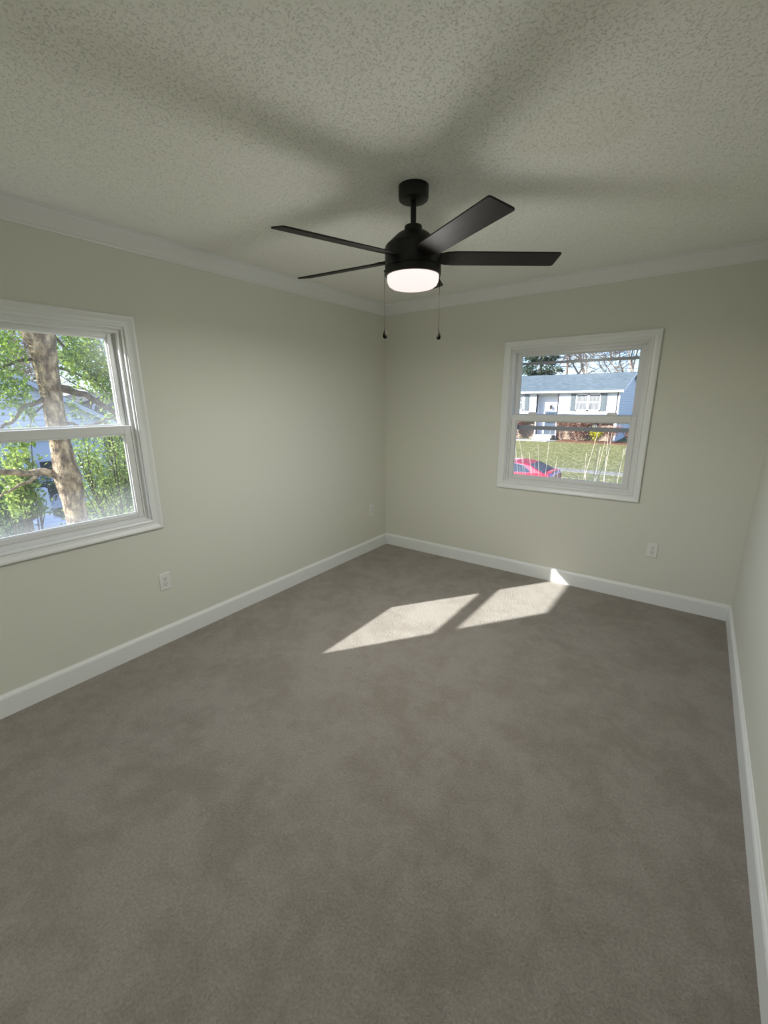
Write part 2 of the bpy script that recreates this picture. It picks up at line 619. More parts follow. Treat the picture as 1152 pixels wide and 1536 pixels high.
fl.shape = 'DISK'
fl.size = 0.2
fl.energy = FAN_POWER
fl.color = (1.0, 0.99, 0.94)
flo = bpy.data.objects.new('fan_lamp', fl)
flo.location = (FX, FY, 2.0385)
COL.objects.link(flo)
fl2 = bpy.data.lights.new('fan_lamp_side_glow', 'POINT')
fl2.shadow_soft_size = 0.07
fl2.energy = FAN_POWER * 0.34
fl2.color = (1.0, 0.99, 0.94)
flo2 = bpy.data.objects.new('fan_lamp_side_glow', fl2)
flo2.location = (FX, FY, 1.96)
COL.objects.link(flo2)

BR, BW_, BP = 0.6591, 0.106, -0.2272
th0 = 4.4554
tilt_x, tilt_y = -0.0229, 0.0318
def blade_mesh():
    mb = MB()
    # outline in the blade plane: x along the radius, y across; rounded tip corners, narrow root
    h = BW_ / 2
    pts = [(0.085, -0.030), (0.115, -0.036), (0.150, -h * 0.92), (0.19, -h)]
    rc = 0.012
    for k in range(5):
        a = -math.pi / 2 + k * math.pi / 8
        pts.append((BR - rc + rc * math.cos(a), -h + rc + rc * math.sin(a)))
    for k in range(5):
        a = k * math.pi / 8
        pts.append((BR - rc + rc * math.cos(a), h - rc + rc * math.sin(a)))
    pts += [(0.19, h), (0.150, h * 0.92), (0.115, 0.036), (0.085, 0.030)]
    return mb.prism(pts, 'z', -0.003, 0.003)
for k in range(5):
    a = th0 + k * 2 * math.pi / 5
    b = blade_mesh().build('blade', M_blade, fan)
    bevel(b, 0.0012, 1)
    slope = tilt_x * math.cos(a) + tilt_y * math.sin(a)
    b.matrix_local = (Matrix.Translation((0, 0, z(2.1626))) @ Matrix.Rotation(a, 4, 'Z') @
                      Matrix.Rotation(-math.atan(slope), 4, 'Y') @ Matrix.Rotation(BP, 4, 'X'))
    ir = MB().box(0.075, 0.19, -0.022, 0.022, 0.003, 0.007)
    for sx in (0.14, 0.175):
        for sy in (-0.012, 0.012):
            ir.box(sx - 0.003, sx + 0.003, sy - 0.003, sy + 0.003, 0.007, 0.009)
    ir.build('blade_iron', M_black, b)
ra = Vector((0.807, 0.591, 0))
for s, zb, r_ in ((-1, 1.875, 0.1275), (1, 1.868, 0.1215)):
    p0 = ra * s * r_
    ch = MB()
    ch.tube([(p0.x, p0.y, z(2.112)), (p0.x, p0.y, z(zb))], 0.0013, 6)
    nb = 46
    for k in range(nb):     # ball links
        zz = z(2.112) + (z(zb) - z(2.112)) * (k + 0.5) / nb
        ch.tube([(p0.x, p0.y, zz - 0.0017), (p0.x, p0.y, zz), (p0.x, p0.y, zz + 0.0017)], [0.0008, 0.0021, 0.0008], 6)
    ch.tube([(p0.x - ra.x * s * 0.006, p0.y - ra.y * s * 0.006, z(2.112)), (p0.x + ra.x * s * 0.003, p0.y + ra.y * s * 0.003, z(2.112))],
            0.004, 8)
    c = ch.build('pull_chain', M_chain, fan)
    pe = MB().lathe([(0, 0.004), (0.0018, 0.003), (0.0022, -0.006), (0.0045, -0.015), (0.0085, -0.025), (0.0105, -0.034),
                     (0.0098, -0.041), (0.006, -0.046), (0, -0.0475)], 20, (p0.x, p0.y))
    pe.v = [(a_, b_, c_ + z(zb)) for a_, b_, c_ in pe.v]
    pe.build('pendant', M_chain, c, smooth=True)

# ================================================================= OUTSIDE
GZ = -2.05
random.seed(11)
M_lawn = noisy('lawn', [(0.34, (0.07, 0.09, 0.028)), (0.46, (0.15, 0.16, 0.055)), (0.55, (0.25, 0.23, 0.10)), (0.64, (0.42, 0.35, 0.20))],
               7.0, 0.9, 0.05, 0.8, 9, 10, bdist=0.08)
M_dirt = noisy('leaf_mulch', [(0.35, (0.05, 0.025, 0.015)), (0.5, (0.15, 0.075, 0.045)), (0.65, (0.26, 0.15, 0.10))], 8, 0.95, 0.05, 0.6, 12,
               bdist=0.03)
M_asph = noisy('asphalt', [(0.3, (0.10, 0.10, 0.10)), (0.7, (0.17, 0.17, 0.17))], 12, 0.9, 0.1)
M_conc = noisy('concrete', [(0.3, (0.26, 0.25, 0.23)), (0.7, (0.36, 0.345, 0.32))], 5, 0.9, 0.1)
M_walk = noisy('worn_sidewalk', [(0.38, (0.16, 0.15, 0.10)), (0.55, (0.26, 0.245, 0.21))], 6, 0.9, 0.1)
def siding_material(name, col, pitch_, dark=0.55, axis='Z'):
    m = mat(name, col, 0.55, 0.25)
    nt = m.node_tree
    b = nt.nodes['Principled BSDF']
    tc = nt.nodes.new('ShaderNodeTexCoord')
    sp = nt.nodes.new('ShaderNodeSeparateXYZ')
    nt.links.new(tc.outputs['Object'], sp.inputs[0])
    dv = nt.nodes.new('ShaderNodeMath')
    dv.operation = 'DIVIDE'
    dv.inputs[1].default_value = pitch_
    nt.links.new(sp.outputs[axis], dv.inputs[0])
    fr = nt.nodes.new('ShaderNodeMath')
    fr.operation = 'FRACT'
    nt.links.new(dv.outputs[0], fr.inputs[0])
    bp = nt.nodes.new('ShaderNodeBump')
    bp.invert = True
    bp.inputs['Strength'].default_value = 1.0
    bp.inputs['Distance'].default_value = 0.02
    nt.links.new(fr.outputs[0], bp.inputs['Height'])
    nt.links.new(bp.outputs['Normal'], b.inputs['Normal'])
    rp = nt.nodes.new('ShaderNodeValToRGB')       # dark lap joints
    e = rp.color_ramp.elements
    e[0].position, e[0].color = 0.06, (col[0] * dark, col[1] * dark, col[2] * dark, 1)
    e[1].position, e[1].color = 0.12, (col[0], col[1], col[2], 1)
    nt.links.new(fr.outputs[0], rp.inputs['Fac'])
    nt.links.new(rp.outputs['Color'], b.inputs['Base Color'])
    return m
M_wsiding = siding_material('white_lap_siding', (0.60, 0.60, 0.60), 0.22, 0.5)
M_nsiding = siding_material('pale_lap_siding', (0.76, 0.77, 0.79), 0.19, 0.5)
M_wpaint = mat('white_exterior_paint', (0.62, 0.62, 0.62, 1), 0.5, 0.3)
M_shingle = noisy('grey_blue_shingles', [(0.35, (0.075, 0.10, 0.11)), (0.65, (0.13, 0.155, 0.165))], 2.2, 0.9, 0.1, 0.4, 6,
                  stretch=(1, 1, 3), bdist=0.03)
M_dshingle = noisy('dark_shingles', [(0.35, (0.05, 0.05, 0.05)), (0.65, (0.10, 0.10, 0.10))], 3, 0.9, 0.1)
M_shutter = mat('grey_shutter', (0.11, 0.125, 0.125, 1), 0.6, 0.2)
M_dkglass = mat('dark_house_glass', (0.03, 0.04, 0.05, 1), 0.08, 0.5)
M_curtain = noisy('pale_curtain', [(0.4, (0.12, 0.12, 0.12)), (0.6, (0.24, 0.235, 0.225))], 3, 0.8, 0.1, stretch=(4, 1, 0.3))
M_bluedoor = mat('slate_blue_door', (0.055, 0.075, 0.10, 1), 0.4, 0.4)
M_brick = noisy('tan_brick', [(0.35, (0.20, 0.14, 0.10)), (0.65, (0.32, 0.25, 0.19))], 7, 0.9, 0.1)
M_lantern = mat('lantern_bronze', (0.05, 0.04, 0.03, 1), 0.5)
M_bark = noisy('mottled_bark', [(0.30, (0.08, 0.06, 0.042)), (0.44, (0.21, 0.155, 0.105)), (0.54, (0.36, 0.275, 0.18)), (0.66, (0.60, 0.47, 0.31))],
               16, 0.9, 0.1, 0.9, 26, 6, stretch=(1, 1, 0.6), bdist=0.03)
M_dbark = noisy('dark_bark', [(0.35, (0.06, 0.045, 0.035)), (0.65, (0.16, 0.12, 0.09))], 14, 0.9, 0.1, 0.6, 20)
M_pbark = noisy('pale_twig_bark', [(0.35, (0.15, 0.115, 0.09)), (0.65, (0.30, 0.24, 0.19))], 0.5, 0.9, 0.1)
M_gbark = noisy('bare_tree_bark', [(0.35, (0.14, 0.11, 0.09)), (0.65, (0.36, 0.29, 0.23))], 3, 0.9, 0.1)
M_straw = mat('pale_dry_stem', (0.50, 0.43, 0.34, 1), 0.8, 0.1)

def leaf_material(name, c0, c1, c2, scale=9, tr=0.45):
    m = bpy.data.materials.new(name)
    m.use_nodes = True
    nt = m.node_tree
    b = nt.nodes['Principled BSDF']
    b.inputs['Roughness'].default_value = 0.4
    b.inputs['Specular IOR Level'].default_value = 0.4
    r, n = ramp_of(m, None, [(0.34, c0), (0.5, c1), (0.66, c2)], scale, 3)
    nt.links.new(r.outputs['Color'], b.inputs['Base Color'])
    tl = nt.nodes.new('ShaderNodeBsdfTranslucent')
    nt.links.new(r.outputs['Color'], tl.inputs['Color'])
    mx = nt.nodes.new('ShaderNodeMixShader')
    mx.inputs[0].default_value = tr
    nt.links.new(b.outputs[0], mx.inputs[1])
    nt.links.new(tl.outputs[0], mx.inputs[2])
    nt.links.new(mx.outputs[0], nt.nodes['Material Output'].inputs['Surface'])
    return m
M_leaf = leaf_material('holly_leaf', (0.07, 0.14, 0.03), (0.20, 0.32, 0.05), (0.46, 0.56, 0.09))
M_leafl = leaf_material('yellow_green_leaf', (0.13, 0.20, 0.05), (0.28, 0.38, 0.09), (0.50, 0.56, 0.16))
M_leafd = leaf_material('dark_shrub_leaf', (0.05, 0.09, 0.04), (0.11, 0.18, 0.07), (0.26, 0.34, 0.14))
M_needle = leaf_material('dark_needles', (0.03, 0.05, 0.035), (0.07, 0.10, 0.065), (0.14, 0.17, 0.11), 3, 0.15)
M_rust = leaf_material('rust_leaf', (0.09, 0.04, 0.028), (0.30, 0.15, 0.10), (0.50, 0.33, 0.25), 5, 0.2)
M_yellow = leaf_material('yellow_leaf', (0.28, 0.25, 0.02), (0.45, 0.41, 0.03), (0.60, 0.55, 0.06), 5, 0.3)
M_red = mat('red_car_paint', (0.40, 0.008, 0.03, 1), 0.3, 0.5)
M_red.node_tree.nodes['Principled BSDF'].inputs['Coat Weight'].default_value = 0.6
M_tyre = mat('tyre_rubber', (0.02, 0.02, 0.02, 1), 0.8)
M_chrome = mat('bright_metal', (0.7, 0.7, 0.7, 1), 0.2, 0.5, 1.0)
M_tail = mat('tail_lamp', (0.25, 0.01, 0.01, 1), 0.2, 0.5)
M_pillar = mat('pale_stone', (0.72, 0.73, 0.75, 1), 0.7, 0.2)

# ground
struct(MB().box(-90, 90, -60, 6.5, GZ - 0.4, GZ).box(-90, 90, 14.6, 110, GZ - 0.4, GZ).build('lawn', M_lawn))
struct(MB().box(-90, 90, 6.5, 14.6, GZ - 0.4, GZ - 0.14).build('street', M_asph))
struct(MB().box(-90, 90, 19.3, 20.3, GZ, GZ + 0.02).build('sidewalk', M_walk))
struct(MB().box(-90, 90, 14.45, 14.6, GZ - 0.14, GZ + 0.01).build('curb', M_conc))
struct(MB().prism([(-25, 34.9), (-8.0, 34.9), (-7.3, 36.2), (-25, 36.2)], 'z', GZ, GZ + 0.05).build('walkway', M_conc))
struct(MB().box(-7.3, -1.5, 35.2, 37.3, GZ, GZ + 0.06).build('mulch_bed', M_dirt))

# --- house across the street
hs = empty('house', (-3.1, 37.4, GZ))
tag(hs, 'white sided split-level house with grey roof across the street behind the red car', 'house')
HX, HY = -3.1, 37.4
def part(mb, name, m_, parent, smooth=False):
    """world coordinates into the frame of the thing"""
    r_ = parent
    off = Vector((0, 0, 0))
    while r_ is not None:
        off += r_.location
        r_ = r_.parent
    mb.v = [tuple(Vector(q) - off) for q in mb.v]
    return mb.build(name, m_, parent, smooth)
HB = HY + 13.0
# front wall with the recessed entry bay
m = MB()
m.box(-18, -9.81, HY, HY + 0.2, -0.51, 2.2).box(-8.02, HX, HY, HY + 0.2, -0.51, 2.2).box(-9.81, -8.02, HY, HY + 0.2, 1.93, 2.2)
part(m, 'upper_siding', M_wsiding, hs)
m = MB()
m.box(-18, -9.81, HY + 0.3, HY + 0.5, GZ, -0.51).box(-8.02, HX - 0.3, HY + 0.3, HY + 0.5, GZ, -0.51)
part(m, 'brick_base', M_brick, hs)
m = MB()
m.box(-9.81, -8.02, HY + 0.7, HY + 0.8, GZ, 1.93).box(-9.9, -9.81, HY, HY + 0.8, GZ, 2.0).box(-8.02, -7.93, HY, HY + 0.8, GZ, 2.0)
part(m, 'entry_bay', M_wpaint, hs)
m = MB()
m.prism([(HY, GZ), (HB, GZ), (HB, 2.2), ((HY + HB) / 2, 3.8), (HY, 2.2)], 'x', HX - 0.2, HX)
part(m, 'gable_wall', M_wsiding, hs)
part(MB().box(-18, HX - 0.2, HB - 0.2, HB, GZ, 2.2), 'rear_wall', M_wsiding, hs)
m = MB()
RM = (HY + HB) / 2
m.prism([(HY - 0.35, 2.20), (RM, 3.95), (HB + 0.35, 2.20), (HB + 0.35, 2.05), (RM, 3.80), (HY - 0.35, 2.05)], 'x', -18.3, HX + 0.28)
part(m, 'roof', M_shingle, hs)
part(MB().box(-18.3, HX + 0.28, HY - 0.47, HY - 0.34, 2.06, 2.22), 'gutter', M_wpaint, hs)
part(MB().box(HX - 0.12, HX + 0.02, HY - 0.02, HY + 0.1, GZ, 2.2), 'corner_board', M_wpaint, hs)
m = MB().prism([(HY - 0.35, 2.19), (RM, 3.94), (RM, 3.72), (HY - 0.35, 1.97)], 'x', HX + 0.24, HX + 0.30)
part(m, 'rake_board', M_wpaint, hs)
def house_window(x0, x1, z0_, z1_, parent, y, mull=False):
    fm = MB()
    t = 0.09
    fm.box(x0, x1, y - 0.06, y + 0.02, z0_, z0_ + t).box(x0, x1, y - 0.06, y + 0.02, z1_ - t, z1_)
    fm.box(x0, x0 + t, y - 0.06, y + 0.02, z0_, z1_).box(x1 - t, x1, y - 0.06, y + 0.02, z0_, z1_)
    xm = (x0 + x1) / 2
    if mull:
        fm.box(xm - 0.09, xm + 0.09, y - 0.06, y + 0.02, z0_, z1_)
    zm = (z0_ + z1_) / 2
    fm.box(x0, x1, y - 0.05, y + 0.02, zm - 0.035, zm + 0.035)
    f_ = part(fm, 'window', M_wpaint, parent)
    part(MB().box(x0 + t, x1 - t, y - 0.03, y - 0.01, z0_ + t, z1_ - t), 'pane', M_curtain, f_)
    return f_
house_window(-6.49, -4.50, 0.53, 1.96, hs, HY, True)
house_window(-12.9, -11.09, 0.53, 1.96, hs, HY, True)
for (xa, xb) in ((-6.92, -6.52), (-4.46, -4.06), (-10.98, -10.58), (-13.4, -13.0)):
    m = MB().box(xa, xb, HY - 0.06, HY, 0.53, 1.98)
    for k in range(16):
        zz = 0.60 + k * 0.085
        m.box(xa + 0.05, xb - 0.05, HY - 0.075, HY - 0.06, zz, zz + 0.05)
    part(m, 'shutter', M_shutter, hs)
dr = part(MB().box(-9.20, -8.15, HY + 0.62, HY + 0.70, -1.60, 0.44), 'front_door', M_bluedoor, hs)
part(MB().box(-9.05, -8.30, HY + 0.60, HY + 0.62, -0.6, 0.30), 'door_glass', M_dkglass, dr)
part(MB().box(-9.30, -9.20, HY + 0.60, HY + 0.72, -1.60, 0.52).box(-8.15, -8.05, HY + 0.60, HY + 0.72, -1.60, 0.52)
     .box(-9.30, -8.05, HY + 0.60, HY + 0.72, 0.44, 0.54), 'door_frame', M_wpaint, hs)
m = MB().lathe([(0, 1.02), (0.05, 1.0), (0.13, 0.92), (0.10, 0.66), (0.03, 0.62), (0, 0.6)], 8, (-8.70, HY + 0.45))
m.box(-8.73, -8.67, HY + 0.45, HY + 0.7, 0.98, 1.02)
part(m, 'lantern', M_lantern, hs)
part(MB().box(-9.7, -8.05, HY - 0.9, HY + 0.7, GZ, -1.62).box(-9.7, -8.05, HY - 1.3, HY - 0.9, GZ, -1.84), 'stoop', M_conc, hs)
house_window(-6.2, -4.6, -1.05, -0.60, hs, HY + 0.3, True)

# --- trees and shrubs
def bare_tree(name, loc, seed, height, r0, label, group, depth=6, spread=0.55, m_=None, split=3, rmin=0.022, frac=0.36):
    rnd = random.Random(seed)
    root = empty(name, loc)
    tag(root, label, 'tree', group)
    tr = MB()
    tw = MB()
    def grow(p_, d, ln, r_, lvl):
        n = 4
        pts = [p_.copy()]
        rr = [r_]
        q = p_.copy()
        dd = d.copy()
        for i in range(n):
            dd = (dd + Vector((rnd.gauss(0, 0.10), rnd.gauss(0, 0.10), rnd.gauss(0.02, 0.05)))).normalized()
            q = q + dd * ln / n
            pts.append(q.copy())
            rr.append(r_ * (1 - 0.42 * (i + 1) / n))
        (tr if lvl < 2 else tw).tube(pts, rr, 8 if lvl < 2 else (4 if lvl < 4 else 3), cap=False)
        if lvl >= depth:
            return
        for k in range(split + (1 if lvl > 1 else 0)):
            i = n if k == 0 else rnd.choice([2, 3, 4])
            ax = Vector((rnd.gauss(0, 1), rnd.gauss(0, 1), rnd.gauss(0, 0.5)))
            nd = (dd + ax.normalized() * (spread * (0.5 if k == 0 else 1.25))).normalized()
            if nd.z < -0.1:
                nd.z *= 0.3
            grow(pts[i], nd, ln * rnd.uniform(0.62, 0.85), max(rr[i] * (0.8 if k == 0 else 0.6), rmin), lvl + 1)
    grow(Vector((0, 0, 0)), Vector((rnd.gauss(0, 0.05), rnd.gauss(0, 0.05), 1)).normalized(), height * frac, r0, 0)
    tr.build('trunk', m_ or M_gbark, root, True, fix=False)
    tw.build('twigs', M_pbark, root, fix=False)
    return root

far_bare = 'bare trees behind the house across the street'
bare_tree('bare_tree', (-9.7, 56.5, GZ), 3, 19, 0.40, 'bare tree with thick pale forked trunk rising behind the roof across the street', None, 6, 0.6)
for i, (x_, y_, h_, sd) in enumerate([(-4.5, 62, 19, 5), (-15, 66, 22, 9), (-1.0, 72, 22, 14), (-8, 78, 24, 21), (-20, 82, 25, 33), (4.0, 80, 24, 37)]):
    bare_tree('bare_tree', (x_, y_, GZ), sd, h_, 0.30, 'bare leafless tree in the row far behind the house across the street', far_bare, 6, 0.65)

# dark conifer behind the left part of the house
cn = empty('conifer', (-15.2, 55.5, GZ))
tag(cn, 'dark green conifer behind the left part of the grey roof', 'tree')
rnd = random.Random(5)
MB().tube([(0, 0, 0), (0, 0, 14.5)], [0.30, 0.04], 8).build('trunk', M_dbark, cn)
nd = MB()
for k in range(14000):
    zz = 1.5 + 13.0 * rnd.random() ** 1.25
    rad = max(0.2, 5.2 * (1 - (zz - 1.0) / 14.0)) * (0.72 + 0.28 * math.sin(zz * 4.2))
    a = rnd.random() * 6.283
    rr = rad * (0.35 + 0.65 * math.sqrt(rnd.random()))
    p_ = Vector((rr * math.cos(a), rr * math.sin(a), zz - 0.25 * rr + rnd.gauss(0, 0.12)))
    d = Vector((math.cos(a), math.sin(a), rnd.gauss(-0.3, 0.4)))
    nd.leaf(p_, d, Vector((rnd.gauss(0, 1), rnd.gauss(0, 1), 1.2)), rnd.uniform(0.3, 0.6), rnd.uniform(0.10, 0.2))
nd.build('foliage', M_needle, cn, fix=False)

def shrub(name, loc, rx, ry, h, n, leaf, mleaf, label, seed, mstem=None, group=None, stems=10, cat='shrub', base=0.1, upright=0.0, zmin=0.0):
    rnd = random.Random(seed)
    root = empty(name, loc)
    tag(root, label, cat, group)
    st = MB()
    tips = []
    for k in range(stems):
        a = rnd.random() * 6.283
        q = math.sqrt(rnd.random())
        tip = Vector((rx * q * math.cos(a), ry * q * math.sin(a), h * rnd.uniform(0.65, 1.0)))
        mid = Vector((tip.x * 0.45, tip.y * 0.45, tip.z * 0.55))
        pts = [Vector((rnd.gauss(0, 0.04), rnd.gauss(0, 0.04), 0)), mid, tip]
        st.tube(pts, [0.02, 0.013, 0.005], 5)
        tips.append(pts)
        for j in range(3):
            t = rnd.uniform(0.3, 0.95)
            s0 = mid.lerp(tip, t)
            e = s0 + Vector((rnd.gauss(0, rx * 0.3), rnd.gauss(0, ry * 0.3), rnd.uniform(0.05, 0.3) * h))
            st.tube([s0, e], [0.008, 0.003], 4)
            tips.append([s0, s0.lerp(e, 0.5), e])
    st.build('stems', mstem or M_dbark, root)
    fo = MB()
    for k in range(n):
        pts = rnd.choice(tips)
        t = rnd.uniform(base, 1.0)
        c = pts[0].lerp(pts[1], t * 2) if t < 0.5 else pts[1].lerp(pts[2], t * 2 - 1)
        c = c + Vector((rnd.gauss(0, rx * 0.16), rnd.gauss(0, ry * 0.16), rnd.gauss(0, h * 0.07)))
        d = Vector((rnd.gauss(0, 1), rnd.gauss(0, 1), rnd.gauss(0.2 + upright, 0.6)))
        if c.z < zmin:
            continue
        if c.z < 0.02:
            c.z = 0.03
        fo.leaf(c, d, Vector((rnd.gauss(0, 0.6), rnd.gauss(0, 0.6), 1)), leaf * rnd.uniform(0.7, 1.3), leaf * rnd.uniform(0.35, 0.6))
    fo.build('foliage', mleaf, root, fix=False)
    return root

# in front of the house across the street
shrub('bare_shrub', (-11.6, 36.6, GZ), 1.2, 0.5, 1.9, 3600, 0.13, M_rust, 'rust coloured shrub left of the front door steps', 41, M_pbark)
shrub('bare_shrub', (-7.2, 36.6, GZ), 0.8, 0.5, 2.2, 2000, 0.12, M_rust, 'tall thin reddish shrub just right of the front door', 42, M_pbark, stems=22)
shrub('bare_shrub', (-5.9, 36.5, GZ), 1.15, 0.5, 1.9, 4600, 0.13, M_rust, 'brown shrub under the twin window across the street', 43, M_pbark, stems=18)
shrub('yellow_shrub', (-4.35, 36.0, GZ), 0.55, 0.45, 1.15, 900, 0.13, M_yellow, 'bright yellow shrub before the white house corner', 44, M_pbark)
shrub('bare_shrub', (-3.2, 35.9, GZ), 0.7, 0.45, 1.35, 2000, 0.12, M_rust, 'orange brown shrub right of the yellow shrub', 45, M_pbark, stems=14)
shrub('bare_shrub', (-1.7, 36.4, GZ), 0.9, 0.5, 1.2, 2000, 0.12, M_rust, 'low reddish shrub beside the shaded blue house side', 46, M_pbark, stems=14)

# pale dry stems standing outside the back window
sw = empty('dry_grass_shrub', (1.30, 2.7, GZ))
tag(sw, 'pale leafless shrub of long thin stems just outside the back window', 'shrub')
rnd = random.Random(8)
for k in range(48):
    u = rnd.uniform(-0.95, 1.0)
    tip = Vector((u, rnd.uniform(-0.7, 0.7), rnd.uniform(2.3, 3.25)))
    b0 = Vector((u * 0.35 + rnd.gauss(0, 0.22), rnd.gauss(0, 0.1), 0))
    mid = b0.lerp(tip, 0.5) + Vector((rnd.gauss(0, 0.03), rnd.gauss(0, 0.03), 0))
    MB().tube([b0, mid, tip], [0.008, 0.006, 0.0025], 5).build('stem', M_straw, sw)

# --- red car parked at the far kerb
car = empty('car', (-3.62, 12.75, GZ - 0.128))
tag(car, 'red car parked on the street seen through the back window', 'car')
def loft(prof, hw):
    """closed side outline (x, z) spanned to both sides, hw(x, z) gives the half width"""
    mb = MB()
    n = len(prof)
    rows = [-1.0, -0.85, 0.0, 0.85, 1.0]
    for s in rows:
        for (x_, z_) in prof:
            mb.v.append((x_, s * hw(x_, z_), z_))
    for r_ in range(len(rows) - 1):
        for i in range(n):
            j = (i + 1) % n
            mb.f.append((r_ * n + i, r_ * n + j, (r_ + 1) * n + j, (r_ + 1) * n + i))
    mb.f.append(tuple(range(n)))
    mb.f.append(tuple(4 * n + i for i in reversed(range(n))))
    return mb
body = [(-2.15, 0.30), (-2.22, 0.55), (-2.15, 0.74), (-1.7, 0.90), (-0.95, 1.02), (0.6, 1.08), (1.85, 1.13), (2.10, 1.10), (2.19, 1.02),
        (2.22, 0.62), (2.12, 0.32), (1.72, 0.22), (1.66, 0.48), (1.50, 0.62), (1.30, 0.66), (1.10, 0.62), (0.94, 0.48), (0.88, 0.22),
        (-0.98, 0.22), (-1.04, 0.48), (-1.20, 0.62), (-1.40, 0.66), (-1.60, 0.62), (-1.76, 0.48), (-1.82, 0.26)]
def hwb(x_, z_):
    e = max(0.0, abs(x_) - 1.6)
    return 0.89 - 0.22 * e * e - max(0, z_ - 0.75) * 0.18
cb = loft(body, hwb).build('body', M_red, car)
bevel(cb, 0.03, 3)
cab = [(-0.95, 1.00), (-0.15, 1.38), (0.25, 1.445), (0.75, 1.455), (1.15, 1.425), (1.40, 1.37), (1.93, 1.12), (1.80, 1.06)]
def hwc(x_, z_):
    return 0.80 - (z_ - 1.05) * 0.52
cc = loft(cab, hwc).build('roof', M_red, car)
bevel(cc, 0.03, 3)
for s in (-1, 1):
    poly = [(-0.55, 1.10), (-0.05, 1.35), (0.35, 1.405), (0.85, 1.405), (1.15, 1.36), (1.45, 1.17), (1.40, 1.12)]
    mb = MB()
    n = len(poly)
    for off in (-0.012, 0.012):
        for (x_, z_) in poly:
            mb.v.append((x_, s * (hwc(x_, z_) + off), z_))
    mb.f.append(tuple(range(n)))
    mb.f.append(tuple(n + i for i in range(n)))
    for i in range(n):
        j = (i + 1) % n
        mb.f.append((i, j, n + j, n + i))
    w_ = mb.build('side_window', M_dkglass, car)
    cr = MB()
    pts = [(x_, s * (hwc(x_, z_) + 0.012), z_) for (x_, z_) in poly + [poly[0]]]
    cr.tube(pts, 0.012, 6)
    cr.build('window_trim', M_chrome, w_)
mb = MB()
for off in (0.004, 0.016):
    for (x_, yy, z_) in ((1.38, -0.55, 1.385), (1.38, 0.55, 1.385), (1.88, 0.66, 1.15), (1.88, -0.66, 1.15)):
        mb.v.append((x_ + off, yy, z_ + off))
mb.f += [(0, 1, 2, 3), (7, 6, 5, 4), (0, 1, 5, 4), (1, 2, 6, 5), (2, 3, 7, 6), (3, 0, 4, 7)]
mb.build('rear_window', M_dkglass, car)
for s in (-1, 1):
    tl_ = MB().box(2.06, 2.205, s * 0.70 - 0.10, s * 0.70 + 0.10, 0.84, 0.98).build('tail_lamp', M_tail, car)
    bevel(tl_, 0.02)
    for xw in (-1.40, 1.30):
        wv = MB()
        pf = [(0.20, -0.09), (0.30, -0.10), (0.325, -0.07), (0.325, 0.07), (0.30, 0.10), (0.20, 0.09)]
        wv.lathe([(r_, t_) for r_, t_ in pf] + [pf[0]], 28)
        wv.v = [(xw + a_, s * 0.76 + c_, 0.325 + b_) for a_, b_, c_ in wv.v]
        wo = wv.build('wheel', M_tyre, car, True)
        hv = MB().lathe([(0, 0.075), (0.06, 0.085), (0.19, 0.07), (0.215, 0.05), (0.215, -0.05), (0, -0.05)], 20)
        hv.v = [(xw + a_, s * (0.76 + c_), 0.325 + b_) for a_, b_, c_ in hv.v]
        hv.build('hub', M_chrome, wo, True)
MB().box(2.10, 2.26, -0.80, 0.80, 0.36, 0.56).build('rear_bumper', M_shutter, car)
MB().box(1.60, 2.12, -0.30, 0.30, 1.11, 1.135).build('boot_lid_edge', M_red, car)

# --- the yard seen through the left window
def vy(dy, dx):
    return -3.675 + dy * dx
tree = empty('holly_tree', (-2.5, -2.10, GZ))
tag(tree, 'broadleaf tree with thick mottled trunk just outside the left window', 'tree')
rnd = random.Random(2)
tk = MB()
prof_t = [(-2.05, 0.20), (-1.7, 0.135), (-0.9, 0.115), (0.0, 0.103), (0.35, 0.100), (0.6, 0.106), (0.82, 0.122), (0.95, 0.104), (1.2, 0.086),
          (1.5, 0.086), (1.8, 0.092), (2.0, 0.105), (2.2, 0.118), (2.4, 0.10)]
pts, rr = [], []
zs = [a for a, b in prof_t]
NT = 90
for i in range(NT):
    zz = -2.05 + 4.45 * i / (NT - 1)
    for j in range(len(prof_t) - 1):
        if prof_t[j][0] <= zz <= prof_t[j + 1][0] + 1e-6:
            t = (zz - prof_t[j][0]) / (prof_t[j + 1][0] - prof_t[j][0])
            r_ = prof_t[j][1] * (1 - t) + prof_t[j + 1][1] * t
            break
    pts.append(Vector((0.02 * math.sin(zz * 2.0), 0.012 * math.sin(zz * 3.1 + 1), zz - GZ)))
    rr.append(r_)
tk.tube(pts, rr, 28)
nv = []
for q in tk.v:
    q = Vector(q)
    ax = Vector((0, 0, q.z))
    d = (q - ax)
    a = math.atan2(d.y, d.x)
    k = 1 + 0.07 * mnoise.noise(Vector((math.cos(a) * 2.2, math.sin(a) * 2.2, q.z * 1.3))) + 0.05 * mnoise.noise(Vector((q.x * 22, q.y * 22, q.z * 9)))
    k += 0.04 * math.sin(3 * a + q.z * 0.7)
    nv.append(tuple(ax + d * k))
tk.v = nv
tk.build('trunk', M_bark, tree, True)
def br(pts, rad, m_=None, seg=4):
    """branch through yard points (x, y, z) with wobble"""
    P = [Vector(q) - Vector((-2.5, -2.10, GZ)) for q in pts]
    out, ro = [], []
    for i in range(len(P) - 1):
        for s in range(seg):
            t = s / seg
            q = P[i].lerp(P[i + 1], t)
            if i or s:
                q = q + Vector((rnd.gauss(0, 0.008), rnd.gauss(0, 0.008), rnd.gauss(0, 0.008)))
            out.append(q)
            ro.append(rad[i] * (1 - t) + rad[i + 1] * t)
    out.append(P[-1])
    ro.append(rad[-1])
    return MB().tube(out, ro, 10).build('branch', m_ or M_bark, tree, True)
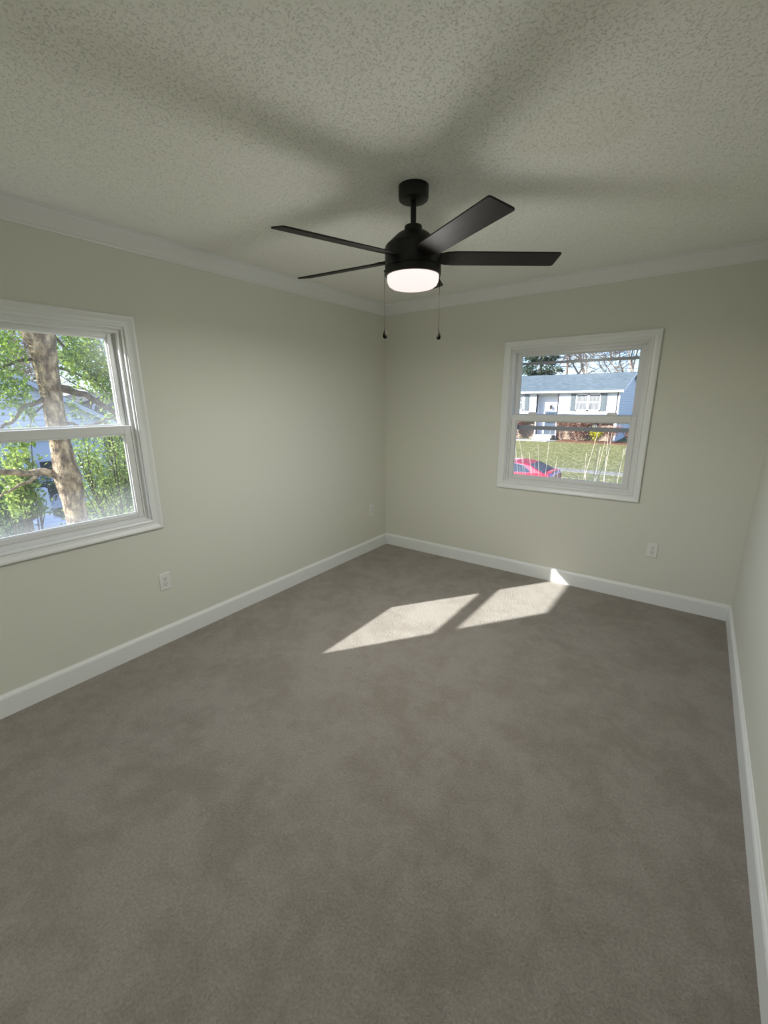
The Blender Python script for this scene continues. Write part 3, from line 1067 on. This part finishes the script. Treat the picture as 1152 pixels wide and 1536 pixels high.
br([(-2.5, -2.10, 2.0), (-2.45, -2.26, 2.5), (-2.35, -2.5, 3.2), (-2.2, -2.7, 4.0)], [0.09, 0.085, 0.07, 0.05])
br([(-2.5, -2.10, 2.1), (-2.55, -1.96, 2.6), (-2.6, -1.8, 3.3), (-2.7, -1.6, 4.2)], [0.085, 0.075, 0.06, 0.04])
br([(-2.5, -2.06, 1.70), (-2.5, -1.80, 1.63), (-2.48, -1.56, 1.45), (-2.5, -1.1, 1.2)], [0.040, 0.030, 0.026, 0.012], M_dbark)
br([(-2.5, -2.04, 1.36), (-2.5, -1.91, 1.30), (-2.48, -1.75, 1.33), (-2.45, -1.58, 1.41), (-2.4, -1.3, 1.5)], [0.018, 0.014, 0.013, 0.010, 0.005], M_dbark)
br([(-2.46, -2.00, 1.20), (-2.5, -1.93, 1.26), (-2.5, -1.86, 1.31)], [0.012, 0.010, 0.007], M_dbark, 2)
br([(-2.5, -2.16, 0.84), (-2.48, -2.42, 0.905), (-2.45, -2.62, 0.94), (-2.4, -3.1, 1.02)], [0.045, 0.032, 0.028, 0.015])
br([(-2.46, -2.34, 0.89), (-2.42, -2.44, 0.83), (-2.40, -2.56, 0.80), (-2.36, -2.75, 0.70)], [0.020, 0.015, 0.012, 0.006])
br([(-2.5, -2.14, 1.60), (-2.45, -2.35, 1.52), (-2.42, -2.47, 1.38), (-2.40, -2.56, 1.34), (-2.36, -2.8, 1.16)], [0.022, 0.017, 0.014, 0.013, 0.008], M_dbark)
br([(-2.5, -2.16, 1.52), (-2.45, -2.32, 1.44), (-2.45, -2.33, 1.31)], [0.010, 0.007, 0.004], M_dbark)
br([(-2.55, -2.02, 2.25), (-2.6, -1.85, 2.05), (-2.7, -1.62, 1.80), (-2.75, -1.45, 1.55)], [0.016, 0.013, 0.010, 0.006], M_dbark)
br([(-2.5, -2.05, 1.90), (-2.6, -1.90, 1.86), (-2.7, -1.70, 1.80), (-2.8, -1.45, 1.78)], [0.015, 0.012, 0.009, 0.005], M_dbark)
br([(-2.5, -2.2, 1.95), (-2.6, -2.35, 1.90), (-2.6, -2.6, 1.80), (-2.6, -2.8, 1.65)], [0.015, 0.012, 0.009, 0.005], M_dbark)
fo = MB()
def cluster(c, rx, ry, rz, n, L_=0.055):
    o = Vector((-2.5, -2.10, GZ))
    for k in range(n):
        q = Vector(c) + Vector((rnd.gauss(0, rx), rnd.gauss(0, ry), rnd.gauss(0, rz))) - o
        d = Vector((rnd.gauss(0, 1), rnd.gauss(0, 1), rnd.gauss(-0.1, 0.7)))
        if q.x > 0.0 and abs(q.y + 0.3 * q.x) < 0.14 and q.z < 4.3:
            continue
        fo.leaf(q, d, Vector((rnd.gauss(0, 0.7), rnd.gauss(0, 0.7), 1)), L_ * rnd.uniform(0.7, 1.25), L_ * rnd.uniform(0.35, 0.55))
for c in [(-2.7, -2.45, 2.15), (-2.5, -2.55, 1.95), (-2.9, -2.35, 1.95), (-2.6, -2.75, 2.1), (-2.7, -2.55, 1.72), (-2.4, -2.45, 1.70), (-2.5, -2.35, 2.05), (-2.7, -2.65, 1.88)]:
    cluster(c, 0.14, 0.10, 0.09, 330, 0.05)
for c in [(-2.6, -1.80, 2.15), (-2.7, -1.62, 2.10), (-2.6, -1.85, 1.93), (-2.8, -1.65, 1.88), (-2.7, -1.50, 1.95), (-2.75, -1.48, 1.72), (-2.7, -1.75, 2.02), (-2.8, -1.52, 1.83)]:
    cluster(c, 0.14, 0.085, 0.08, 330, 0.05)
cluster((-2.45, -2.30, 1.47), 0.05, 0.05, 0.04, 90)
cluster((-2.45, -2.40, 1.60), 0.10, 0.07, 0.06, 120)
cluster((-2.5, -1.93, 1.52), 0.05, 0.04, 0.06, 70)
cluster((-2.45, -2.27, 1.28), 0.05, 0.06, 0.03, 70)
cluster((-2.6, -1.50, 1.55), 0.10, 0.06, 0.10, 120)
for k in range(26):
    cluster((rnd.uniform(-3.6, -1.6), rnd.uniform(-3.0, -1.2), rnd.uniform(2.5, 4.6)), 0.22, 0.22, 0.16, 110)
fo.build('foliage', M_leaf, tree, fix=False)

# neighbour's gable-ended house
nh = empty('house', (-15.3, -1.0, GZ))
tag(nh, 'pale sided gabled house in shade behind the tree at the left window', 'house')
NX = -15.3
EY, AY, EZ, AZ = 3.25, -1.0, 0.92, 3.42
m = MB().prism([(2 * AY - EY, 0.35), (EY, 0.35), (EY, EZ), (AY, AZ), (2 * AY - EY, EZ)], 'x', NX - 0.2, NX)
part(m, 'gable_wall', M_nsiding, nh)
part(MB().box(NX - 10, NX - 0.05, 2 * AY - EY + 0.1, EY - 0.1, GZ, 0.35), 'foundation_wall', M_pillar, nh)
part(MB().box(NX - 0.06, NX + 0.05, 2 * AY - EY, EY, 0.33, 0.42), 'trim_board', M_wpaint, nh)
m = MB().prism([(EY + 0.3, EZ - 0.18), (AY, AZ), (2 * AY - EY - 0.3, EZ - 0.18), (2 * AY - EY - 0.3, EZ - 0.02), (AY, AZ + 0.16), (EY + 0.3, EZ - 0.02)],
               'x', NX - 10, NX + 0.3)
part(m, 'roof', M_dshingle, nh)
m = MB().prism([(EY + 0.3, EZ - 0.22), (AY, AZ - 0.04), (AY, AZ + 0.13), (EY + 0.3, EZ - 0.05)], 'x', NX + 0.28, NX + 0.33)
part(m, 'rake_board', M_wpaint, nh)
part(MB().box(NX - 10, NX - 0.1, EY - 0.2, EY, 0.35, EZ), 'side_wall', M_nsiding, nh)
f_ = part(MB().box(NX - 0.02, NX + 0.03, 1.0, 1.75, -0.75, -0.32), 'window', M_wpaint, nh)
part(MB().box(NX + 0.03, NX + 0.04, 1.07, 1.68, -0.69, -0.38), 'pane', M_dkglass, f_)

# more distant house with the arched window
fx_ = -33.0
fh = empty('house', (fx_, 11.0, GZ))
tag(fh, 'distant house with a white trimmed arched window right of the trunk', 'house')
M_tanwall = mat('brown_wall', (0.30, 0.24, 0.20, 1), 0.8, 0.1)
part(MB().prism([(8.0, GZ), (15.0, GZ), (15.0, 1.2), (11.5, 2.2), (8.0, 1.2)], 'x', fx_ - 8, fx_), 'wall', M_tanwall, fh)
part(MB().prism([(7.6, 1.1), (11.5, 2.22), (15.4, 1.1), (15.4, 1.25), (11.5, 2.4), (7.6, 1.25)], 'x', fx_ - 8, fx_ + 0.3), 'roof', M_dshingle, fh)
def arch(r_, zc, zb, yc, n=14):
    p_ = [(yc + r_, zb)] + [(yc + r_ * math.cos(math.pi * k / n), zc + r_ * math.sin(math.pi * k / n)) for k in range(n + 1)] + [(yc - r_, zb)]
    return p_
f_ = part(MB().prism(arch(0.52, 1.12, -0.2, 9.95), 'x', fx_, fx_ + 0.12), 'window', M_wpaint, fh)
part(MB().prism(arch(0.38, 1.10, -0.1, 9.95), 'x', fx_ + 0.12, fx_ + 0.15), 'pane', M_dkglass, f_)

# stone pillar in the yard
pl = empty('garden_pillar', (-12.3, 0.15, GZ))
tag(pl, 'pale square pillar on a wide base slab in the yard left of the trunk', 'pillar')
o = MB().prism([(-0.20, 0.36), (0.20, 0.36), (0.155, 0.46), (0.135, 1.25), (-0.135, 1.25), (-0.155, 0.46)], 'y', -0.16, 0.16).build('shaft', M_pillar, pl)
bevel(o, 0.015)
o = MB().box(-0.42, 0.42, -0.42, 0.42, 0, 0.27).box(-0.28, 0.28, -0.28, 0.28, 0.27, 0.36).build('base_slab', M_pillar, pl)
bevel(o, 0.02)

# shrubs of the left yard
shrub('laurel_shrub', (-4.6, -2.02, GZ), 0.34, 0.20, 3.0, 1500, 0.10, M_leafl, 'laurel shrub with upright bright leaves left of the trunk', 61, upright=0.7, base=0.35, zmin=2.1)
shrub('evergreen_shrub', (-5.2, -0.62, GZ), 0.75, 0.55, 3.1, 6500, 0.062, M_leafl, 'tall yellow green shrub right of the trunk', 62, base=0.3, stems=22)
shrub('evergreen_shrub', (-6.6, -1.78, GZ), 0.6, 0.33, 2.4, 3200, 0.08, M_leafd, 'dark green shrub behind the low branch left of the trunk', 63, base=0.2, stems=18)
shrub('evergreen_shrub', (-9.6, -1.9, GZ), 1.0, 1.0, 1.25, 2200, 0.09, M_leafd, 'low dark shrub at the left edge of the left window', 64, base=0.1, stems=18)
shrub('evergreen_shrub', (-6.2, -0.2, GZ), 0.9, 0.7, 1.75, 1800, 0.09, M_leafl, 'low light green shrub under the tall one right of the trunk', 65, base=0.2, stems=18)
shrub('evergreen_shrub', (-11.4, 2.3, GZ), 0.9, 0.8, 1.4, 1400, 0.11, M_leafd, 'round dark shrub near the pillar and the house', 66, base=0.1, stems=16)
shrub('evergreen_shrub', (-13.75, 0.2, GZ), 0.55, 1.3, 1.45, 2200, 0.12, M_leafd, 'dark hedge like shrub behind the pale pillar against the shaded house', 67, base=0.05, stems=24)
left_bare = 'bare trees far beyond the left window'
for i, (x_, y_, h_, sd) in enumerate([(-46, 9, 22, 71), (-47, 16, 24, 72), (-49, 1.5, 24, 73), (-38, 17, 20, 74), (-58, 12, 28, 75), (-56, 21, 28, 76)]):
    bare_tree('bare_tree', (x_, y_, GZ), sd, h_, 0.26, 'bare leafless tree beyond the houses seen through the left window', left_bare, 6, 0.7, frac=0.17, rmin=0.014)
